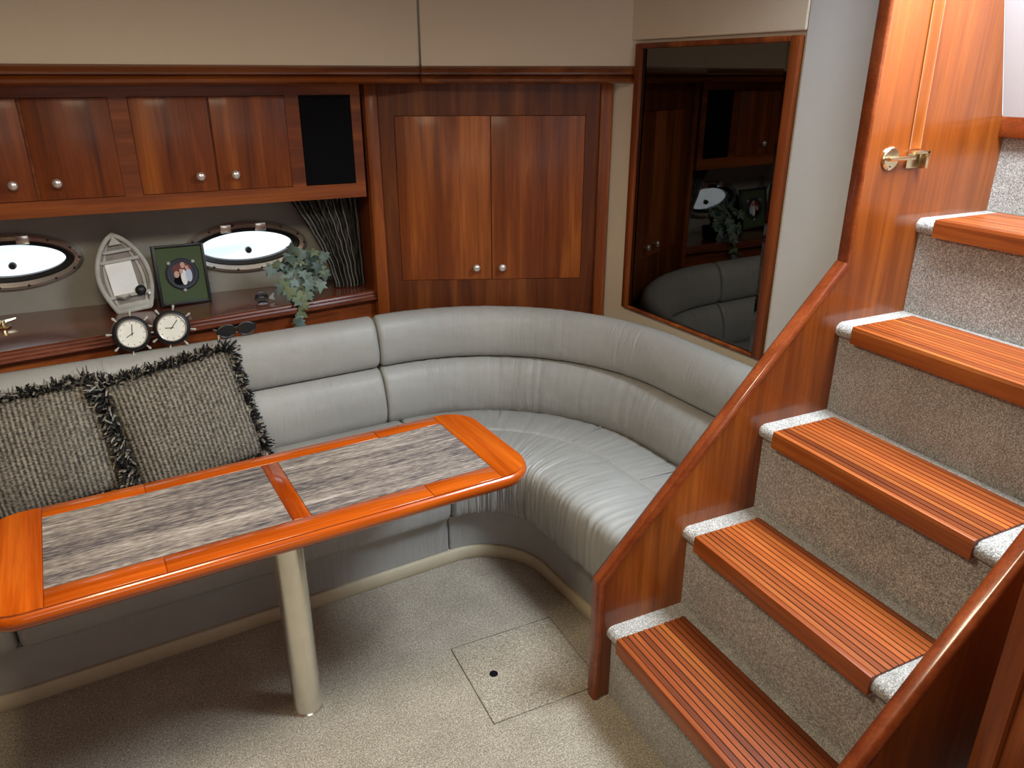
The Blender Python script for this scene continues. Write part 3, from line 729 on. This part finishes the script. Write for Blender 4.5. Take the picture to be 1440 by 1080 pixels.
pillow('black fringed corded pillow overlapping its twin, nearest the sofa corner', pill_W(0.245, 2.365, 0.395, 0.04, radians(21), radians(-7)), 0.40, 0.385, 0.13, 5)
pillow('black fringed corded pillow tucked behind the overlapping pillow\'s edge', pill_W(-0.170, 2.385, 0.395, 0.0, radians(20), radians(-4)), 0.37, 0.36, 0.13, 9)

# ================================================================== SHELF ORNAMENTS
# boat shaped picture frame
BW = L(-0.085, 2.885, SZ + 0.001, radians(6)) @ Matrix.Rotation(radians(-15), 4, 'X') @ Matrix.Rotation(radians(-5), 4, 'Y')
bf = thing('boat_photo_frame', 'grey rowboat shaped picture frame leaning on the hull wall', 'picture frame', BW)
half = [(0.052, 0.0), (0.068, 0.04), (0.080, 0.085), (0.082, 0.125), (0.072, 0.17), (0.050, 0.215), (0.022, 0.248), (0.0, 0.262)]
half = chaikin(half, 2, False)
outl = half + [(-x, z) for x, z in reversed(half[:-1])]
def clipw(z):
    for (xa, za), (xb, zb_) in zip(half, half[1:]):
        if za <= z <= zb_: return xa + (xb - xa) * (z - za) / max(1e-6, zb_ - za)
    return 0.0
b = MB(BW); b.tube([(x, -0.008, z + 0.006) for x, z in outl], 0.0038, 8, True, flat=2.0); b.build('gunwale', 'pewter', bf)
MB(BW).prism([(x * 0.97, z * 0.985 + 0.004) for x, z in outl], 0.004, 0.012, 'XZ').build('hull_back', 'pewter_dark', bf, smooth=False)
for zz, hh in ((0.012, 0.020), (0.052, 0.012), (0.172, 0.012), (0.205, 0.010)):
    ww = min(clipw(zz), clipw(zz + hh)) - 0.004
    MB(BW).box(-ww, ww, -0.010, 0.006, zz, zz + hh, 0.002).build('thwart', 'pewter', bf)
zs = [0.006 + 0.23 * k / 14 for k in range(15)]
for sx in (-1, 1):
    for (o1, o2, yy, mt) in ((0.94, 0.80, -0.004, 'pewter_dark'), (0.78, 0.66, 0.000, 'pewter')):
        poly = [(sx * clipw(z) * o1, z) for z in zs] + [(sx * clipw(z) * o2, z) for z in reversed(zs)]
        MB(BW).prism(poly, yy, 0.0045, 'XZ').build('side_plank', mt, bf, smooth=False)
MB(BW).prism([(-0.020, 0.232), (0.020, 0.232), (0.0, 0.262)], -0.012, 0.004, 'XZ').build('bow_cap', 'pewter', bf, smooth=False)
MB(BW).box(-0.050, 0.034, -0.006, 0.0045, 0.058, 0.172).build('photo', 'white', bf, smooth=False)
b = MB(BW); b.lathe([(0.004, -.006), (0.016, -.004), (0.018, 0), (0.012, 0.006), (0.0, 0.008)], (0.036, -0.012, 0.066), (0, -1, 0), 14); b.build('net_bundle', 'rubber', bf)
MB(BW).lathe([(0.001, -.005), (0.005, -.003), (0.006, 0), (0.004, 0.004), (0, 0.005)], (0.060, -0.014, 0.050), (0, -1, 0), 12).build('float_bead', 'white', bf)
MB(BW).tube([(-0.045, -0.012, 0.060), (-0.020, -0.014, 0.048), (0.0, -0.012, 0.056)], 0.004, 6).build('coiled_rope', 'pewter_dark', bf)
MB(BW).box(-0.01, 0.01, 0.012, 0.05, 0.002, 0.010).build('easel_foot', 'rubber', bf)

# green matted picture frame
GW = L(0.083, 2.905, SZ + 0.001, radians(9)) @ Matrix.Rotation(radians(-9), 4, 'X') @ Matrix.Rotation(radians(1.5), 4, 'Y')
gf = thing('picture_frame', 'square green matted picture frame with a round family photo', 'picture frame', GW)
gw, gh = 0.087, 0.212
for (x0, x1, z0, z1) in ((-gw, -gw + .011, 0, gh), (gw - .009, gw, 0, gh), (-gw + .011, gw - .009, 0, .011), (-gw + .011, gw - .009, gh - .009, gh)):
    MB(GW).box(x0, x1, -0.016, 0.010, z0, z1, 0.002).build('frame_side', 'rubber', gf)
MB(GW).box(-gw + .010, gw - .008, -0.008, 0.006, .010, gh - .008).build('mat_board', 'green', gf, smooth=False)
cx_, cz_ = 0.002, 0.108
MB(GW).lathe([(0.056, 0), (0.056, 0.004), (0.051, 0.007), (0.043, 0.0065), (0.042, 0.004), (0.0, 0.004)], (cx_, -0.008, cz_), (0, -1, 0), 36).build('round_bezel', 'navy', gf, angle=30)
for a in (45, 135, 270):
    MB(GW).lathe([(0.006, 0), (0.006, 0.006), (0.003, 0.008)], (cx_ + 0.058 * cos(radians(a)), -0.008, cz_ + 0.058 * sin(radians(a))), (0, -1, 0), 12).build('bezel_stud', 'pewter', gf)
ph = MB(GW); yf = -0.0125
def disc(x, z, rx, rz_, mi, n=16, y=yf): ph.face(ph.pts([(cx_ + x + rx * cos(2 * pi * k / n), y, cz_ + z + rz_ * sin(2 * pi * k / n)) for k in range(n)]), mi)
disc(0, 0, 0.040, 0.041, 0, 28); disc(0.0, 0.020, 0.034, 0.018, 1, 16, yf - .0003)
disc(-0.012, -0.022, 0.020, 0.016, 4, 16, yf - .0003)
disc(0.004, -0.012, 0.011, 0.028, 2, 14, yf - .0006); disc(0.021, -0.006, 0.011, 0.024, 3, 14, yf - .0009); disc(-0.020, 0.000, 0.009, 0.012, 5, 12, yf - .0009)
disc(0.004, 0.031, 0.008, 0.011, 5, 12, yf - .0012); disc(-0.004, 0.010, 0.006, 0.009, 5, 12, yf - .0012); disc(0.017, 0.021, 0.006, 0.008, 5, 12, yf - .0012)
tag(ph.build('photo', ['navy', 'maroon', 'white', 'paleblue', 'black', 'skin'], gf, smooth=False), 'round photo of a group of people')
MB(GW).box(-0.012, 0.012, 0.010, 0.06, 0.003, 0.012).build('easel_foot', 'rubber', gf)

# ship wheel instruments standing on the back of the sofa
def wheel(label, u, v, z, yaw, needle):
    Wm = TS @ Matrix.Translation((u, v, z)) @ Matrix.Rotation(yaw, 4, 'Z') @ Matrix.Rotation(radians(-12), 4, 'X')
    t = thing('ship_wheel_clock', label, 'clock', Wm, group='ship wheel instruments')
    zc = 0.066
    MB(Wm).lathe([(0.050, -0.014), (0.056, -0.006), (0.056, 0.004), (0.050, 0.010), (0.042, 0.012), (0.041, 0.008), (0.0, 0.008)], (0, 0, zc), (0, -1, 0), 36).build('wheel_rim', 'rubber', t, angle=35)
    MB(Wm).lathe([(0.0405, 0.0075), (0.0405, 0.0095), (0.0, 0.0095)], (0, 0, zc), (0, -1, 0), 36).build('dial', 'dial', t, angle=30)
    MB(Wm).tube([(0.0425 * cos(2 * pi * k / 36), -0.0115, zc + 0.0425 * sin(2 * pi * k / 36)) for k in range(36)], 0.0022, 6, True).build('bezel', 'chrome', t)
    for k in range(8):
        a = radians(22.5 + 45 * k + needle * 0.2); c_, s_ = cos(a), sin(a)
        MB(Wm).tube([(r * c_, 0.0, zc + r * s_) for r in (0.053, 0.060, 0.068, 0.073)], [0.003, 0.0022, 0.0045, 0.003], 8).build('spoke_handle', 'pewter', t)
    d = radians(needle)
    for an, ln in ((d, 0.030), (d + 2.2, 0.02)):
        MB(Wm).tube([(-0.006 * cos(an), -0.0103, zc - 0.006 * sin(an)), (ln * cos(an), -0.0103, zc + ln * sin(an))], 0.0011, 5).build('hand', 'black', t)
    ticks = MB(Wm)
    for k in range(12):
        a = 2 * pi * k / 12
        ticks.tube([(0.033 * cos(a), -0.0098, zc + 0.033 * sin(a)), (0.037 * cos(a), -0.0098, zc + 0.037 * sin(a))], 0.0008, 4)
    tag(ticks.build('dial_marks', 'black', t, smooth=False), kind='stuff')
wheel('ship wheel clock with near vertical hands below the boat shaped frame', 0.118, 2.556, 0.783, radians(6), 80)
wheel('ship wheel instrument with slanting needle below the green frame', 0.234, 2.560, 0.783, radians(-4), 50)

# sunglasses on the sofa back
SW = TS @ Matrix.Translation((0.43, 2.562, 0.786)) @ Matrix.Rotation(radians(3), 4, 'Z')
sg = thing('sunglasses', 'black sunglasses lying on the sofa back under the shelf nosing', 'sunglasses', SW)
for sx in (-1, 1):
    pl = [(sx * 0.034 + 0.029 * cos(2 * pi * k / 20), 0.026 + 0.021 * sin(2 * pi * k / 20) * (1 - 0.15 * cos(2 * pi * k / 20) * sx)) for k in range(20)]
    MB(SW).prism(pl, -0.004, -0.001, 'XZ').build('lens', 'rubber', sg)
    MB(SW).tube([(x, -0.0025, z) for x, z in pl], 0.003, 6, True).build('rim', 'rubber', sg)
    MB(SW).tube([(sx * 0.064, 0.0, 0.034), (sx * 0.07, 0.010, 0.034), (sx * 0.062, 0.022, 0.020), (sx * -0.02, 0.024 + 0.004 * sx, 0.010)], 0.003, 6).build('temple', 'chrome' if sx < 0 else 'rubber', sg)
MB(SW).tube([(-0.008, -0.003, 0.034), (0, -0.005, 0.037), (0.008, -0.003, 0.034)], 0.0025, 6).build('bridge', 'rubber', sg)

# small glass ornament and brass trinket
OW = L(0.335, 2.815, SZ + 0.001)
og = thing('glass_ornament', 'small dark glass fish ornament on the shelf beside the ivy', 'ornament', OW)
MB(OW).lathe([(0.012, 0), (0.022, 0.004), (0.026, 0.014), (0.022, 0.026), (0.010, 0.034), (0.0, 0.036)], (0, 0, 0), (0, 0, 1), 20).build('body', 'smokeglass', og)
b = MB(OW); b.prism([(0.020, 0.010), (0.046, 0.030), (0.040, 0.014), (0.046, 0.002)], -0.004, 0.004, 'XZ', 0.001, 1); tag(b.build('tail', 'paleblue', og), 'pale tail')
KW = L(-0.478, 2.865, SZ + 0.001, 0.4)
kt = thing('brass_ornament', 'small polished brass ornament on the shelf below the porthole', 'ornament', KW)
MB(KW).lathe([(0.022, 0), (0.024, 0.003), (0.010, 0.007), (0.008, 0.018), (0.011, 0.022), (0, 0.024)], (0, 0, 0), (0, 0, 1), 20).build('base', 'brass', kt)
MB(KW).tube([(-0.040, 0, 0.022), (-0.02, 0, 0.019), (0.02, 0, 0.019), (0.040, 0, 0.022)], [0.003, 0.006, 0.006, 0.003], 8).build('horn', 'brass', kt)

# gathered curtain at the end of the shelf
CW = L(0.66, 2.91, SZ + 0.001)
ct = thing('gathered_curtain', 'dark patterned curtain gathered beside the porthole next to the corner cabinet', 'curtain', CW)
b = MB(); rows = []; nc, nr = 120, 22
for j in range(nr + 1):
    t = j / nr; z = SZ + 0.002 + (1.1945 - SZ - 0.003) * t; row = []
    for i in range(nc + 1):
        q = i / nc
        xl = 0.625 - 0.145 * t ** 1.5 - 0.0; xr = 0.742
        x = xl + (xr - xl) * q
        amp = 0.017 * (0.55 + 0.45 * t)
        y = 2.915 - 0.02 * sin(pi * q) + amp * sin(2 * pi * q * 9 + 1.2 * sin(q * 7) + 0.5 * t) + 0.006 * sin(2 * pi * q * 23 + t)
        row.append((x, y, z))
    rows.append(row)
vs = [b.pts(r) for r in rows]
for j in range(nr):
    for i in range(nc): b.face([vs[j][i], vs[j][i + 1], vs[j + 1][i + 1], vs[j + 1][i]])
bmesh.ops.solidify(b.bm, geom=b.bm.faces[:], thickness=0.002)
b.build('drape', 'curtain', ct, angle=80)
rnd_r = random.Random(2)
for q in (0.03, 0.10, 0.24, 0.36, 0.47, 0.58, 0.70, 0.93):
    ps = []
    for j in range(nr + 1):
        p = rows[j][int(q * nc)]; ps.append((p[0] + 0.0015 * sin(j * 1.3), 2.893 - 0.02 * sin(pi * q), p[2] + (0.003 if j == 0 else (-0.004 if j == nr else 0))))
    MB().tube(ps, rnd_r.uniform(0.0012, 0.003), 6).build('trim_cord', 'cord_trim', ct)

# ================================================================== IVY
IW = L(0.48, 2.86, SZ + 0.001)
iv = thing('ivy_plant', 'trailing silver green ivy spilling over the shelf nosing', 'plant', IW)
MB(IW).lathe([(0.032, 0), (0.036, 0.01), (0.044, 0.055), (0.047, 0.062), (0.041, 0.062), (0.038, 0.05), (0, 0.05)], (0, 0, 0), (0, 0, 1), 20).build('pot', 'rubber', iv, angle=40)
def leaf_mesh(mat):
    b = MB(); lob = [(0, -0.02), (0.24, -0.16), (0.52, -0.06), (0.36, 0.16), (0.62, 0.42), (0.27, 0.46), (0.0, 1.0), (-0.27, 0.46), (-0.62, 0.42), (-0.36, 0.16), (-0.52, -0.06), (-0.24, -0.16)]
    c0 = b.pts([(0, 0.22, 0.06)])[0]; vs = b.pts([(x, y, -0.10 * abs(x) - 0.12 * max(0, y - .3)) for x, y in lob])
    for i in range(12): b.face([c0, vs[i], vs[(i + 1) % 12]])
    return b.mesh('leaf', mat, True, 60)
LM = [leaf_mesh('leaf'), leaf_mesh('leaf'), leaf_mesh('leaf2')]
rnd = random.Random(4)
vines = []
root = Vector((0.48, 2.86, SZ + 0.06))
ends = [((0.37, 2.78, 0.965), 6), ((0.395, 2.75, 0.885), 6), ((0.425, 2.735, 0.86), 6), ((0.44, 2.715, 0.745), 11), ((0.475, 2.72, 0.835), 8), ((0.49, 2.735, 0.90), 6), ((0.56, 2.77, 0.94), 7), ((0.585, 2.80, 0.98), 6), ((0.54, 2.76, 0.885), 6), ((0.46, 2.80, 1.03), 6), ((0.51, 2.80, 1.02), 6), ((0.43, 2.79, 1.01), 6), ((0.55, 2.78, 1.01), 5)]
for (e_, nl) in ends:
    e_ = Vector(e_); mid = (root + e_) / 2 + Vector((0, -0.03, 0.08 if e_.z < 1 else 0.02))
    if e_.z < 0.83: mid = Vector((0.452, 2.732, 0.93))
    ps = [(root * (1 - t) ** 2 + mid * 2 * t * (1 - t) + e_ * t * t) for t in [k / 10 for k in range(11)]]
    MB().tube(ps, 0.0018, 5).build('vine', 'leaf', iv)
    nl = int(nl * 1.35)
    for k in range(nl):
        t = 0.25 + 0.75 * (k + rnd.random() * 0.6) / nl; t = min(1, t)
        p = root * (1 - t) ** 2 + mid * 2 * t * (1 - t) + e_ * t * t
        sc = rnd.uniform(0.030, 0.052)
        # leaves hang: tip (local y) points down and outwards, face (local z) to the room
        yv = Vector((rnd.uniform(-.7, .7), rnd.uniform(-.5, .1), -1.0 + rnd.uniform(-.2, .9))).normalized()
        zv = Vector((rnd.uniform(-.6, .5), -1, rnd.uniform(0.0, .8))); zv = (zv - yv * zv.dot(yv)).normalized(); xv = yv.cross(zv)
        R3 = Matrix((xv, yv, zv)).transposed().to_4x4()
        p = p + Vector((rnd.uniform(-.012, .012), rnd.uniform(-.02, .0), rnd.uniform(-.008, .012)))
        if p.z < SZ + 0.05 and p.y > 2.745: p.y = 2.74
        inst('leaf', LM[rnd.randrange(3)], iv, Matrix.Translation(p) @ R3 @ Matrix.Scale(sc, 4))
